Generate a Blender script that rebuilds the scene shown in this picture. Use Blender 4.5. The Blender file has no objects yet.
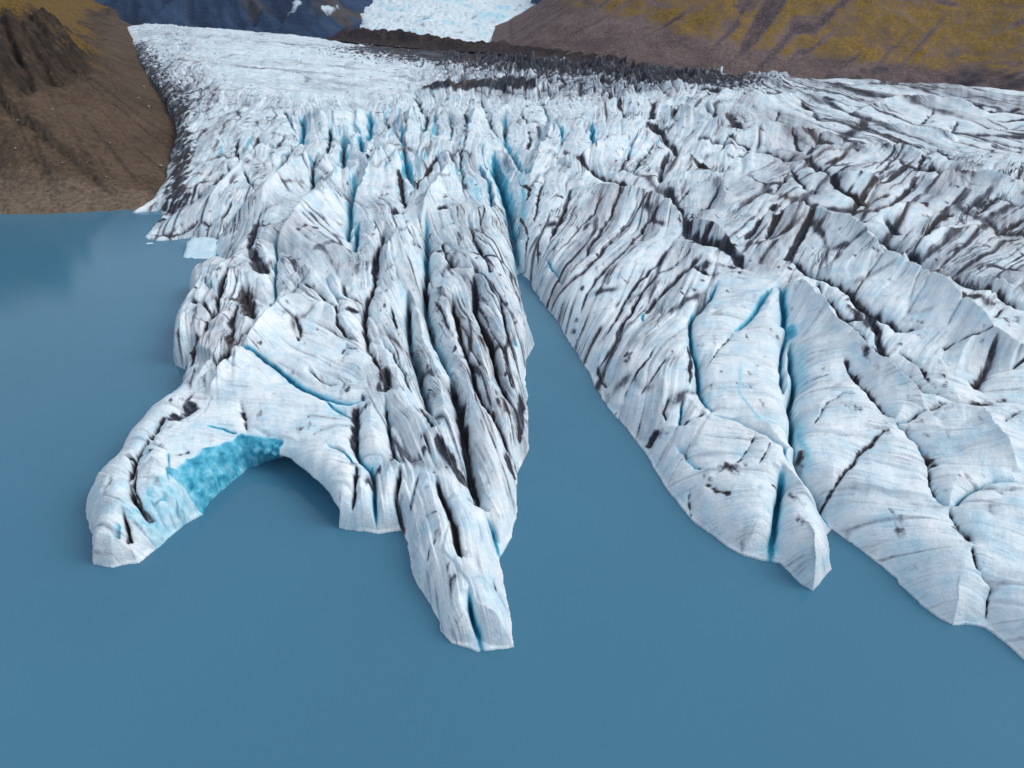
import bpy, math, numpy as np
from math import radians

# ------------------------------------------------------------------ scene
sc = bpy.context.scene
C = sc.collection
W, Hh, F = 1024, 768, 683.0          # frame and focal length in pixels
CAM_Z, PITCH = 100.0, radians(30)    # drone height above the lake (m), looking down
CP, SP = math.cos(PITCH), math.sin(PITCH)
rng = np.random.RandomState(7)
f32 = np.float32

# ------------------------------------------------------------------ noise
_perm = np.concatenate([rng.permutation(256)] * 3).astype(np.int32)
_ang = rng.rand(256) * 2 * np.pi
_gx, _gy = np.cos(_ang).astype(f32), np.sin(_ang).astype(f32)

def perlin(x, y, seed=0):
    x = np.asarray(x, f32); y = np.asarray(y, f32)
    xi = np.floor(x); yi = np.floor(y)
    xf = x - xi; yf = y - yi
    xi = (xi.astype(np.int32) + seed * 37) & 255
    yi = (yi.astype(np.int32) + seed * 91) & 255
    u = xf * xf * xf * (xf * (xf * 6 - 15) + 10)
    v = yf * yf * yf * (yf * (yf * 6 - 15) + 10)
    x1 = (xi + 1) & 255; y1 = (yi + 1) & 255
    def g(a, b, dx, dy):
        h = _perm[_perm[a] + b]
        return _gx[h] * dx + _gy[h] * dy
    n00 = g(xi, yi, xf, yf); n10 = g(x1, yi, xf - 1, yf)
    n01 = g(xi, y1, xf, yf - 1); n11 = g(x1, y1, xf - 1, yf - 1)
    a = n00 + u * (n10 - n00); b = n01 + u * (n11 - n01)
    return (a + v * (b - a)) * 1.5

def fbm(x, y, seed=0, octs=4, gain=0.5):
    s = 0; a = 1.0; t = 0
    for i in range(octs):
        s = s + a * perlin(x * 2.03 ** i, y * 2.03 ** i, seed + i * 5); t += a; a *= gain
    return s / t

def sstep(a, b, x):
    t = np.clip((x - a) / (b - a), 0, 1)
    return t * t * (3 - 2 * t)

# ------------------------------------------------------------------ survey: image direction -> world position
BA, BB = 7.4, 0.036                  # ice surface: z = BA + BB*y (m)
def zbase(y):
    return BA + BB * y

def ray(px, py):
    rx = (np.asarray(px, float) - 512) / F
    ru = (384 - np.asarray(py, float)) / F
    return rx, CP + ru * SP, -SP + ru * CP

def on_z(px, py, z):
    rx, ry, rz = ray(px, py)
    t = (np.asarray(z, float) - CAM_Z) / rz
    return rx * t, ry * t

def on_base(px, py, dz=0.0):
    rx, ry, rz = ray(px, py)
    t = (CAM_Z - BA - dz) / (BB * ry - rz)
    return rx * t, ry * t, t

# ------------------------------------------------------------------ glacier outline  (px, py, height of what is seen there, edge width m, land)
WT = 0.0
OUT = [
 (132,213,0,30,0),(146,212,0,30,0),(159,211,0,26,0),(163,216,0,26,0),(153,228,0,24,0),(145,238,0,22,0),(158,241,0,22,0),(173,240,0,22,0),
 (190,238,0,20,0),(203,244,0,18,0),(217,252,0,14,0),(220,268,0,10,0),(216,280,0,7,0),(204,283,0,5,0),
 (190,286,2,3,0),(188,312,2,3,0),(176,328,1,3,0),(173,342,1,3,0),(175,366,0,2.5,0),
 (188,371,0,3,0),(191,366,0,3,0),(183,378,1,3,0),(180,397,2,3.5,0),(164,411,2,4,0),(146,416,3,4,0),(122,441,3,4,0),
 (114,458,3,4,0),(95,478,3,4,0),(82,506,2,3.5,0),(90,531,1,3,0),(92,565,0,2.5,0),(114,568,0,2.5,0),
 (139,564,0,3,0),(156,550,0,3,0),(184,525,0,2.8,0),(203,514,0,2.8,0),(208,502,0,3.0,0),(229,484,0,3.0,0),
 (248,469,0,1.8,0,0),(262,461,2.5,1.6,0,3),(274,457,5,1.6,0,7),(284,462,5,2.0,0,11),(300,471,5.5,1.8,0,12),(313,484,5,1.8,0,10),(325,501,3.5,1.8,0,7),(334,517,2,1.8,0,4),(340,527,0,2,0,0),(358,531,0,2.5,0,0),
 (380,533,0,3,0),(400,532,0,3,0),(407,545,0,4,0),(412,575,0,4,0),(422,592,0,4,0),
 (439,620,0,4,0),(442,631,0,3.5,0),(452,643,0,3,0),(477,652,0,2.5,0),(492,652,0,2.5,0),(514,647,0,2.5,0),
 (512,628,0,4,0),(506,592,0,5,0),(500,558,0,4,0),(511,538,0,4,0),(517,517,0,4,0),(516,500,0,4,0),
 (518,473,0,4,0),(530,448,0,3,0),(529,431,0,4,0),(526,386,0,4,0),(527,360,0,3,0),(535,345,0,2.5,0),
 (526,326,0,4,0),(521,302,0,4,0),(517,276,0,4,0),(522,273,0,4,0),(529,281,0,5,0),(540,300,0,7,0),(552,314,0,8,0),
 (565,335,0,9,0),(577,353,0,9,0),(590,376,0,8,0),(593,386,0,7,0),(606,404,0,8,0),(620,422,0,8,0),(647,456,0,8,0),
 (665,487,0,8,0),(692,520,0,7,0),(720,542,0,6,0),(745,557,0,4.5,0),(769,563,0,3.5,0),
 (780,563,0,3.5,0),(800,584,0,3.5,0),(812,590,0,2,0),(831,570,0,2.5,0),(827,537,0,4,0),
 (831,530,0,4,0),(853,544,0,6,0),(875,561,0,7,0),(895,577,0,6,0),(899,584,0,5,0),(918,603,0,6,0),(935,616,0,6,0),
 (953,626,0,5,0),(966,625,0,5,0),(985,628,0,6,0),(1005,643,0,6,0),(1024,660,0,7,0),(1075,700,0,8,0),(1180,760,0,9,0),
 (1330,850,0,9,0),(1650,800,0,9,0),(1650,300,10,9,0),
 (1500,98,25,14,1),(1250,92,26,14,1),(1024,86,28,14,1),(960,81,28,14,1),(900,78,29,14,1),(860,77,29,14,1),(800,72,31,12,1),
 (740,70,32,12,1),(700,66,33,12,1),(640,58,37,12,1),(560,50,40,12,1),(500,44,43,12,1),(440,42,43,12,1),
 (385,38,43,40,1),(300,29.5,46,40,1),(200,24,49,40,1),(122,22,49,30,1),
 (128,38,42,12,1),(138,60,30,12,1),(152,82,24,10,1),(168,105,18,10,1),(177,125,14,12,.95),(178,140,11,14,.8),(170,160,8,18,.5),(164,180,5,22,.25),(150,198,3,26,.08),
]
O = np.array([p if len(p) == 6 else p + (0,) for p in OUT], float)
OX, OY = on_z(O[:, 0], O[:, 1], O[:, 2])
OP = np.stack([OX, OY], 1)

def seg_dist(X, Y, a, b):
    dx, dy = b[0] - a[0], b[1] - a[1]
    L = dx * dx + dy * dy + 1e-9
    t = np.clip(((X - a[0]) * dx + (Y - a[1]) * dy) / L, 0, 1)
    ex = X - a[0] - t * dx; ey = Y - a[1] - t * dy
    return np.sqrt(ex * ex + ey * ey), t

def inside(X, Y, P):
    r = np.zeros(X.shape, bool)
    n = len(P)
    for i in range(n):
        x0, y0 = P[i]; x1, y1 = P[(i + 1) % n]
        if y0 == y1: continue
        c = (Y < y0) != (Y < y1)
        xx = x0 + (Y - y0) * ((x1 - x0) / (y1 - y0))
        r ^= c & (X < xx)
    return r

DMAX = 60.0
def edge_small(X, Y):
    d = np.full(X.shape, DMAX); w = np.full(X.shape, 8.0); l = np.zeros(X.shape)
    n = len(OP)
    for i in range(n):
        j = (i + 1) % n
        dd, t = seg_dist(X, Y, OP[i], OP[j])
        m = dd < d
        d = np.where(m, dd, d); w = np.where(m, O[i, 3] * (1 - t) + O[j, 3] * t, w)
        l = np.where(m, O[i, 4] * (1 - t) + O[j, 4] * t, l)
    return np.where(inside(X, Y, OP), d, -d), w, l

def edge_profile(d, w, l):
    p = 1 - np.exp(-np.maximum(d, 0) / w)
    return p * (1 - l) + l * (0.72 + 0.28 * p)

ARX, ARY = on_z(247, 444, 7.0)
def roof(X, Y):                     # the ice thins over the arch
    return 1 - .32 * np.exp(-((X - ARX) / 17) ** 2 - ((Y - ARY) / 13) ** 2)
# height of the smooth ice body (before cracks) above the lake
def body(X, Y, d, w, l):
    return zbase(Y) * edge_profile(d, w, l) * roof(X, Y)

def survey(pts, sink=0.0):
    """pixels on the photograph -> x, y on the smooth ice body, and metres per pixel there"""
    P = np.array(pts, float)
    z = zbase(200.0) * np.ones(len(P))
    for _ in range(7):
        x, y = on_z(P[:, 0], P[:, 1], np.maximum(z - sink, 0.3))
        d, w, l = edge_small(x, y)
        z = 0.5 * z + 0.5 * body(x, y, d, w, l)
    rx, ry, rz = ray(P[:, 0], P[:, 1])
    t = (np.maximum(z - sink, 0.3) - CAM_Z) / rz
    return np.stack([x, y], 1), t / F

# ------------------------------------------------------------------ cracks, troughs and stains
# (depth m, half width px, dirt, blue, points)
V = [
 # upper left seracs
 (9,3.5,.1,.9,[(303,119),(302,132),(300,146)]),(8,3.5,.4,.6,[(343,134),(343,164),(340,176)]),(8,3,.1,.9,[(370,117),(369,141)]),
 (7,3,0,1,[(360,134),(362,158)]),(6,3,.9,.1,[(317,150),(313,165),(312,189),(308,196)]),(10,4,.3,.7,[(356,182),(353,195),(349,224),(348,242)]),
 (8,3.5,.1,.9,[(357,222),(355,240),(352,252)]),(6,3,.8,0,[(296,143),(288,151),(268,181),(248,196),(232,215),(220,238)]),
 (5,3,.9,0,[(258,138),(253,146),(243,161),(233,170)]),(2.5,1.6,.7,0,[(243,172),(250,181),(260,190)]),
 (3,3,.9,0,[(200,219),(185,230),(173,236),(150,236)]),(4,3,.6,0,[(205,192),(185,206),(170,214),(156,228)]),
 (4,5,.9,0,[(256,222),(253,232),(248,250)]),(6,2.2,.3,.8,[(277,230),(276,250),(274,272),(274,300)]),
 (4,8,1,0,[(250,246),(256,258),(265,274)]),(5,3,.95,0,[(312,280),(288,292),(263,310),(245,327),(222,352),(203,378)]),
 (5,10,.9,0,[(243,282),(247,296),(250,318)]),(4,3,.8,0,[(228,265),(222,282),(215,300),(208,318),(198,345)]),
 (4,5,.7,0,[(235,298),(231,318),(228,342)]),(3,4,.9,0,[(190,300),(212,306)]),(3,2,.6,0,[(190,318),(208,316)]),
 (3,3,.8,0,[(212,262),(224,258),(232,248)]),(2,4,.9,0,[(196,332),(192,352),(190,364)]),
 (3,2,.7,0,[(262,205),(258,215),(256,230)]),(4,2.5,.7,.1,[(228,162),(222,176),(206,190)]),(3,2,.7,0,[(232,200),(222,215),(206,226)]),
 (4,3,.6,0,[(213,165),(200,178),(186,190)]),(3,2.5,.7,.1,[(237,140),(236,152),(240,162)]),(4,2.5,.6,.2,[(285,130),(276,142),(268,152)]),
 (5,2.5,.7,.2,[(330,130),(328,145),(322,156)]),(4,2,.6,.3,[(284,110),(290,120),(296,128)]),
 # front dome and arch arm
 (3,3.4,0,1.2,[(233,354),(258,357),(278,369),(303,384),(322,394),(350,397),(368,395)]),(2,1.6,0,.9,[(325,396),(338,402),(351,409)]),
 (3,6,1,0,[(355,398),(354,420),(352,442)]),(5,3,.1,1.1,[(357,425),(356,445),(361,457),(371,465),(374,485),(375,506),(378,530)]),
 (3,3,.8,.1,[(356,462),(354,490),(354,518)]),(2,2,0,.9,[(367,458),(371,456)]),(2,1.8,0,.8,[(327,441),(340,445),(350,452),(356,462)]),
 (4,3,.7,.5,[(385,394),(388,424),(394,445),(401,462)]),(4,3.5,.9,.1,[(398,462),(396,491),(398,512),(404,540)]),
 (3,6,.9,0,[(384,360),(387,376),(386,390)]),(5,4,.9,.1,[(385,224),(377,250),(374,270),(372,287),(363,302),(364,322),(367,339),(375,357),(384,378)]),
 (3,2.5,.7,0,[(337,275),(347,292),(365,299)]),(3,2.5,.7,0,[(300,284),(315,289),(330,303),(338,314),(337,327),(350,334),(366,338)]),
 (3,2,.5,.2,[(315,270),(328,284),(338,296),(340,313)]),(2,9,.8,0,[(345,309),(358,309)]),(2,2.5,.6,0,[(335,350),(347,342),(366,345)]),
 (2,2,.7,0,[(308,366),(318,376),(336,380)]),(1.5,3,.7,0,[(296,318),(300,330),(298,340)]),(1.5,3.5,.5,0,[(238,398),(244,414),(247,432)]),
 (2,10,1,0,[(192,398),(182,407),(168,417)]),(4,3.2,1,0,[(168,415),(156,424),(146,441),(134,462),(130,486)]),(4,2.8,.9,0,[(130,486),(136,502),(147,515),(161,527)]),
 (2.5,2,.6,0,[(137,462),(134,486),(141,504),(155,519),(166,527)]),(2.5,3,.9,0,[(120,455),(134,455),(152,451)]),(1.5,1.6,.1,.4,[(167,450),(168,484)]),
 (1.5,2.6,.8,0,[(170,455),(180,451),(190,450)]),(4,2.2,1,0,[(123,510),(126,522),(129,538),(129,552)]),(2,5,.3,.5,[(118,520),(116,540)]),
 (1,1.8,0,1,[(206,424),(222,426),(237,434)]),(1,2,.3,.5,[(150,497),(156,506),(170,500)]),
 # the fins of the left tongue
 (11,4,.6,.7,[(407,296),(408,315),(409,335),(417,362),(425,388),(432,412),(438,430)]),(3,2.4,.7,0,[(418,398),(427,414),(436,430)]),
 (2,9,1,0,[(437,434),(452,456),(466,475)]),(11,4,.5,.8,[(426,222),(426,245),(426,267),(425,302),(434,330),(444,358),(453,384)]),
 (10,6,.95,.2,[(450,372),(460,403),(466,441),(471,475),(479,506),(487,518)]),(5,3,.2,.8,[(487,516),(492,524),(495,540),(500,557)]),
 (6,3.4,.9,.1,[(452,297),(456,315),(460,332),(470,361),(480,391),(495,421),(507,448),(515,471)]),
 (7,4.2,.95,.1,[(474,268),(476,307),(490,342),(497,370),(505,394),(517,418)]),(4,2.2,.6,.3,[(500,297),(507,332),(517,362),(523,384)]),
 (1,3,0,.9,[(513,332),(517,343)]),(3,5,1,0,[(522,394),(521,420),(519,446)]),(3,2.4,.8,0,[(468,212),(473,232),(485,257),(492,272),(515,287)]),
 (3,2.4,.6,.1,[(440,232),(446,248),(452,262),(475,266)]),(3,2,.7,.3,[(395,222),(403,226),(425,224),(436,222)]),
 (3,6,.9,0,[(504,452),(510,464),(514,480)]),(4,4.5,1,0,[(436,478),(443,494),(452,514),(456,538),(462,558)]),
 (6,3.2,0,1.2,[(469,588),(473,606),(478,628),(483,656)]),(1,1.4,.8,0,[(493,575),(497,590)]),(1,1.4,.5,0,[(430,545),(427,562)]),
 (1,2,.4,0,[(422,514),(440,511),(452,514)]),(1.5,3,.5,.2,[(418,470),(412,492),(410,512)]),
 (3,2,.6,.3,[(390,300),(396,318),(398,336)]),(3,2,.6,.2,[(380,330),(392,345),(404,368),(412,390)]),(3,2.2,.6,.2,[(433,290),(444,308),(450,325)]),
 (3,2,.6,.1,[(480,300),(490,322)]),(3,2,.7,.1,[(505,360),(514,388)]),
 # upper centre
 (8,3,.3,.8,[(401,130),(404,155),(409,172),(415,188)]),(5,2.6,.7,.1,[(414,92),(427,117),(425,135),(440,141)]),(5,2.5,.2,.6,[(434,110),(437,137)]),
 (4,2.6,.7,.1,[(465,108),(467,135),(460,160),(463,180),(466,202)]),(4,2.4,.6,.1,[(480,96),(492,127),(506,138)]),(7,3.4,.4,.6,[(505,113),(506,140),(513,153),(521,166),(531,176)]),
 (15,5.5,.1,1.1,[(493,156),(500,175),(506,192),(511,214),(514,238),(518,262),(521,276)]),(7,3,.1,.9,[(479,160),(489,180),(492,206)]),
 (4,3,.8,0,[(399,168),(402,188),(405,207)]),(3,6,1,0,[(391,208),(403,211)]),(3,2.2,.8,0,[(413,182),(426,165),(441,147)]),(3,2.2,.7,0,[(409,192),(422,172),(434,158)]),
 (2,4.5,1,0,[(367,155),(373,161)]),(2,5,.9,0,[(438,209),(448,208)]),(3,2.5,.8,0,[(531,128),(527,152)]),(6,2.6,.3,.7,[(556,120),(560,133),(566,147)]),
 (4,2.5,.5,.3,[(380,108),(388,121),(394,132)]),(4,2.5,.6,.2,[(448,112),(452,128),(450,142)]),(3,2,.6,.1,[(520,110),(530,122)]),(4,2,.6,.2,[(540,100),(548,115),(545,130)]),
 (3,2,.7,.2,[(520,205),(527,222),(526,250)]),(3,2,.8,.1,[(545,175),(538,195),(534,220)]),(3,3,.9,0,[(520,176),(530,184),(528,196)]),
 # right of centre: debris filled troughs
 (4,7,1,0,[(563,152),(578,160),(592,167),(610,175),(626,182),(645,189)]),(4,7,1,0,[(648,122),(660,131),(670,140),(682,150),(692,158)]),
 (4,5,1,0,[(692,158),(703,166),(712,176),(726,192)]),(4,4,.9,0,[(668,152),(662,166),(660,181)]),(3,2.6,.8,.1,[(607,90),(615,103),(628,118)]),
 (7,3,.1,1,[(592,125),(593,140),(596,156)]),(3,4,.9,0,[(656,100),(653,111),(649,121)]),(3,3.4,.8,0,[(683,101),(679,109),(674,116)]),
 (3,5,.9,0,[(727,111),(733,119),(742,128)]),(3,6,.8,0,[(730,115),(750,120)]),(4,2.6,.9,0,[(718,131),(735,140),(750,147),(785,155),(815,167)]),
 (3,2,.7,0,[(714,147),(735,152),(750,150)]),(3,2,.7,0,[(791,166),(782,180),(772,196)]),(3,2,.8,0,[(792,165),(800,178),(808,192)]),(3,1.8,.7,0,[(733,134),(722,146),(716,150)]),
 (4,8,.85,0,[(660,183),(672,196),(680,210),(690,238),(708,248),(727,253),(752,272)]),(3,4,.85,0,[(775,206),(760,224),(744,242)]),(3,3,.8,0,[(788,209),(776,226),(764,242)]),
 (3,4,.95,0,[(810,222),(800,238),(788,254)]),(2,4,.9,.0,[(712,236),(704,240),(692,246)]),(2,3,.9,0,[(738,246),(725,246),(712,250)]),(2,3,.8,0,[(695,262),(705,272),(720,272)]),
 (3,2,.8,0,[(690,188),(682,196),(676,202)]),(3,2,.6,0,[(715,197),(706,207)]),(4,2.2,.6,.2,[(640,128),(632,150),(626,165)]),(4,2.2,.6,.2,[(654,148),(640,160),(633,172)]),
 # foliation of the middle tongue
 (3,3,.95,0,[(573,188),(566,203),(560,215),(550,240)]),(1.5,1.6,.6,0,[(608,195),(580,227),(557,252)]),(2,2.2,.85,0,[(623,194),(607,222),(585,250),(567,278)]),
 (2,2.2,.75,0,[(662,199),(635,215),(610,240),(580,272),(552,308)]),(1.5,1.6,.6,0,[(641,206),(612,235),(592,256)]),
 (2.5,2.4,.85,0,[(671,206),(650,222),(625,247),(600,270),(587,290),(582,312)]),(2,2,.75,0,[(676,241),(647,270),(625,295),(617,320),(600,346)]),
 (2.5,2.4,.8,0,[(695,250),(660,267),(640,292),(625,322),(612,353)]),(3,4.5,.9,.15,[(701,256),(686,267),(670,280),(656,294),(644,312)]),
 (1.5,1.8,.6,0,[(541,222),(537,260),(532,281)]),(1.5,1.5,0,.8,[(547,256),(555,270),(563,283)]),(2.5,2.2,.85,0,[(625,320),(613,343),(600,368)]),(3,2,.9,0,[(597,368),(602,378),(610,388)]),
 (1.5,2,.5,0,[(656,344),(642,365),(628,387),(622,406)]),(1,2.2,0,.9,[(644,308),(643,316)]),(5,3,.1,1.2,[(717,283),(702,303),(691,313),(692,340),(697,365),(700,385),(712,411)]),
 (2,3.4,.8,0,[(689,338),(691,362),(690,382)]),(2.5,1.8,.2,.6,[(712,411),(735,413),(765,428),(785,443),(792,461)]),(3,1.8,.1,.9,[(684,394),(681,410),(681,427)]),
 (2,1.8,.7,.1,[(681,426),(690,418),(706,410)]),(1,1.6,.5,0,[(734,327),(718,348),(704,368)]),(3,4,0,.8,[(772,292),(758,306),(734,328)]),(5,4,0,1.2,[(766,296),(780,291),(784,310),(786,332)]),
 (7,2.4,.2,.7,[(786,330),(782,362),(784,392)]),(9,3.6,.1,1,[(790,345),(795,380),(792,405),(794,432),(794,458)]),(8,3.4,.2,.8,[(793,452),(806,478),(820,502),(828,530)]),
 (0,9,0,.6,[(790,318),(793,330)]),(0,3,0,.3,[(742,355),(740,385),(768,420)]),(2,6,.85,0,[(657,428),(652,438),(646,450)]),(8,4,0,1.2,[(781,472),(782,486),(777,512),(774,535),(771,566)]),
 (1.5,1.6,1,0,[(774,474),(780,474),(787,474)]),(.5,3.4,.6,0,[(706,482),(716,489),(732,493)]),(1,1.8,.5,0,[(758,429),(750,442),(742,455),(725,466),(710,476)]),
 (1,1.6,.45,0,[(771,439),(765,450),(759,461)]),(1,2.4,.45,.3,[(690,490),(690,505),(693,520)]),(1,3.2,.4,.4,[(676,446),(690,460),(703,471)]),(1.2,2.6,.7,0,[(670,392),(664,410),(668,420)]),
 (1.5,2,.5,0,[(622,406),(612,416)]),(1,2,.5,0,[(665,300),(655,322),(638,338)]),(1.5,1.8,.7,0,[(668,356),(655,372),(640,395)]),
 # right tongue
 (4,2.8,1,0,[(843,367),(855,380),(868,392),(893,421)]),(3,2.2,.7,.4,[(893,421),(906,419),(920,413),(944,403)]),
 (4,2.4,.6,.6,[(893,421),(906,428),(918,435),(930,450),(932,472),(938,490),(950,505)]),(2,5,.7,0,[(924,440),(934,448),(938,456)]),(3.5,2.2,.3,.7,[(950,505),(973,487),(998,478),(1024,479),(1060,484)]),
 (3,2.4,.7,.4,[(950,505),(960,518),(970,530),(972,545)]),(1.5,2.4,.75,0,[(972,545),(975,557),(981,573)]),(1.5,1.3,.6,0,[(981,573),(994,585),(990,603),(985,628)]),
 (2,3,.8,0,[(890,424),(868,440),(850,462),(836,482),(822,503)]),(1.5,1.6,.45,0,[(812,423),(828,400),(843,391),(858,394)]),
 (.8,1.2,.35,0,[(800,427),(840,428),(890,422)]),(.8,1.2,.4,0,[(794,374),(815,374),(834,372)]),(.5,7,.5,0,[(955,516),(968,528),(974,540)]),
 (5,6,.9,0,[(788,257),(803,266),(818,275),(843,287),(868,312),(893,325),(925,331)]),(4,4,.8,0,[(815,280),(830,302),(845,318),(866,340),(890,352)]),(3,4,.8,0,[(832,314),(855,317),(876,317)]),
 (3,6,.9,0,[(867,308),(876,325),(884,342),(889,352)]),(2,2,.8,0,[(936,345),(955,342),(975,342),(1015,347)]),(3,7,.75,0,[(994,350),(990,364),(980,378),(984,390)]),(3,8,1,0,[(1004,350),(1018,354),(1035,360)]),
 (3,4,.8,0,[(936,402),(960,402),(985,400),(1000,406)]),(2,2,.5,0,[(1002,418),(1010,412),(1024,408)]),(5,5,.8,0,[(940,400),(920,384),(900,368),(885,352)]),
 (6,7,.8,.1,[(866,226),(884,238),(903,252),(930,272),(960,283),(993,292),(1024,307),(1080,330)]),(2.4,1.8,.4,1,[(806,221),(828,227),(850,235)]),(2,1.6,.1,.7,[(852,240),(866,244),(880,249)]),
 (3,3,1,0,[(809,224),(797,240),(784,262)]),(3,2.6,.7,0,[(789,206),(779,219),(767,233)]),(2,1.6,.45,0,[(889,259),(862,283),(835,308)]),(2,2,.4,.1,[(854,244),(838,257),(822,268)]),
 (2,1.5,.3,.1,[(936,279),(918,300),(900,321)]),(2,1.5,.3,.1,[(969,306),(956,319),(944,331)]),(2,2.4,.7,0,[(1004,306),(995,314),(1002,318)]),
 (2,2,.8,0,[(1010,372),(1020,366),(1030,360)]),(2,3,.6,0,[(900,345),(920,362),(930,380)]),
 # right field
 (4,4,.9,0,[(766,152),(785,156),(805,160),(825,170),(835,185),(850,194),(863,200),(893,195)]),(3,2.6,.8,0,[(788,126),(796,138),(801,150)]),(3,2.4,.8,0,[(823,132),(813,145),(802,158)]),
 (2,4,.9,0,[(844,134),(850,146)]),(3,2,.6,0,[(820,180),(812,196)]),(3.5,2.4,.85,0,[(886,136),(908,145),(938,147),(953,160),(973,167)]),(2,1.8,.65,0,[(908,143),(894,158),(878,176)]),
 (2,1.6,.5,0,[(896,147),(884,160),(873,170)]),(3,2.6,.85,0,[(920,175),(908,188),(898,200),(880,212),(860,223)]),(3,2.6,.85,0,[(866,192),(856,203),(846,214)]),(3,4.5,.9,0,[(887,219),(894,226),(902,233)]),
 (3,2.4,.8,0,[(917,241),(930,230),(943,220),(954,217)]),(4,3.4,.85,0,[(922,243),(945,237),(963,232),(998,230),(1024,217),(1060,205)]),(3,3.8,.8,0,[(974,216),(985,205),(998,195),(1024,205)]),
 (3,3,.75,0,[(926,166),(942,174),(958,180),(988,187)]),(3,2.4,.8,0,[(971,127),(995,128),(1023,125)]),(2.5,2.2,.8,0,[(850,113),(870,109),(893,112)]),(2,2,.7,0,[(936,109),(929,116),(922,123)]),
 (3,3.6,.9,0,[(822,96),(838,101),(856,107)]),(2,4,1,0,[(766,90),(778,91),(790,92)]),(2,4,1,0,[(856,80),(866,80),(880,82)]),(2,3,.9,0,[(941,95),(955,96),(970,95)]),
 (3,4,.8,0,[(972,101),(984,111),(1005,110),(1024,107)]),(2,4,.7,.3,[(998,120),(1012,120),(1026,119)]),(2,2,.7,0,[(976,198),(970,206),(964,216)]),(2,2,.7,0,[(948,205),(940,214)]),
 (2,4,.9,0,[(700,92),(715,94),(728,93)]),(2,3,.8,0,[(742,98),(760,97)]),(3,2.2,.7,0,[(930,150),(922,160),(918,172)]),(2,2,.7,0,[(958,122),(952,130)]),(2,4,.7,.2,[(990,145),(1005,150),(1024,150)]),
 (3,3,.8,0,[(800,102),(815,110),(822,122)]),(3,2,.7,0,[(780,110),(774,122),(768,130)]),(2,2,.7,0,[(855,120),(868,128)]),(2,3,.7,0,[(1000,170),(1012,180),(1026,184)]),
]
# stained or clear-blue patches with no groove: (half width px, dirt, blue, points)
PATCH = [
 
(5,0,.5,[(290,470),(305,484)]),(4,0,.3,[(170,470),(178,484),(185,490)]),
 (8,0,.25,[(200,240),(216,244)]),(7,0,.35,[(800,395),(806,430),(810,460)]),(9,0,.3,[(802,340),(806,380)]),(5,0,.35,[(780,520),(776,545)]),
 (6,0,.4,[(520,160),(524,190),(522,230)]),(7,0,.3,[(470,175),(480,200)]),(5,0,.3,[(430,300),(436,318)]),(6,0,.25,[(405,290),(396,270)]),
 (7,0,.25,[(512,150),(520,140)]),(5,0,.3,[(340,395),(320,385)]),(6,0,.3,[(690,320),(698,345)]),
 (8,.6,0,[(425,440),(418,455)]),(6,.5,0,[(383,365),(378,385)]),(7,.6,0,[(498,390),(508,410)]),(7,.5,0,[(480,330),(492,350)]),
 (12,.55,0,[(930,270),(960,290),(1000,300)]),(12,.5,0,[(690,262),(720,262),(740,266)]),(9,.5,0,[(850,300),(880,330)]),(10,.45,0,[(870,205),(900,205),(940,200)]),
]

# ------------------------------------------------------------------ sampling grid over the glacier (fan: finer near, coarser far)
KX = np.concatenate([np.linspace(-1.05, -.79, 70)[:-1], np.linspace(-.79, .79, 1330)[:-1], np.linspace(.79, 1.68, 240)])
NC, NR = len(KX), 1320
PYS = np.concatenate([np.linspace(19.0, 130, 300)[:-1], np.linspace(130, 668, NR - 300)[:], np.linspace(672, 860, 40)])
NR = len(PYS)
_, gy, gt = on_base(512 * np.ones(NR), PYS)
X = (gt[:, None] * KX[None, :]).astype(f32)
Y = np.repeat(gy[:, None], NC, 1).astype(f32)
T = np.repeat(gt[:, None], NC, 1).astype(f32)
PX = (512 + F * KX)[None, :] * np.ones((NR, 1)); PX = PX.astype(f32)
PYG = np.repeat(PYS[:, None], NC, 1).astype(f32)

# gentle wander so that surveyed lines and shores are ragged like ice
wa = (T * 0.0042)
XW = X + wa * fbm(X / 9, Y / 9, 11, 3) + wa * .22 * perlin(X / 2.3, Y / 2.3, 14)
YW = Y + wa * 1.2 * fbm(X / 9, Y / 9, 23, 3) + wa * .22 * perlin(X / 2.3, Y / 2.3, 29)

def window(x0, x1, y0, y1):
    r = np.nonzero((gy >= y0) & (gy <= y1))[0]
    if len(r) == 0: return None
    r0, r1 = r[0], r[-1] + 1
    ta, tb = gt[r0:r1].min(), gt[r0:r1].max()
    ks = [x0 / ta, x0 / tb, x1 / ta, x1 / tb]
    c0 = max(0, np.searchsorted(KX, min(ks)) - 1); c1 = min(NC, np.searchsorted(KX, max(ks)) + 1)
    if c1 <= c0: return None
    return slice(r0, r1), slice(c0, c1)

D = np.full(X.shape, DMAX, f32); EW = np.full(X.shape, 8, f32); EL = np.zeros(X.shape, f32); EU = np.zeros(X.shape, f32); EI = np.zeros(X.shape, np.int16)
for i in range(len(OP)):
    j = (i + 1) % len(OP); a, b = OP[i], OP[j]
    s = window(min(a[0], b[0]) - DMAX, max(a[0], b[0]) + DMAX, min(a[1], b[1]) - DMAX, max(a[1], b[1]) + DMAX)
    if s is None: continue
    dd, t = seg_dist(XW[s], YW[s], a, b)
    m = dd < D[s]
    D[s] = np.where(m, dd, D[s]); EI[s] = np.where(m, i, EI[s]); EW[s] = np.where(m, O[i, 3] * (1 - t) + O[j, 3] * t, EW[s])
    EU[s] = np.where(m, O[i, 5] * (1 - t) + O[j, 5] * t, EU[s])
    EL[s] = np.where(m, O[i, 4] * (1 - t) + O[j, 4] * t, EL[s])
IN = inside(XW, YW, OP)
DS = np.where(IN, D, -D)
i0 = [k for k, p in enumerate(OUT) if p[:2] == (156, 550)][0]; i1 = [k for k, p in enumerate(OUT) if p[:2] == (274, 457)][0]
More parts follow.
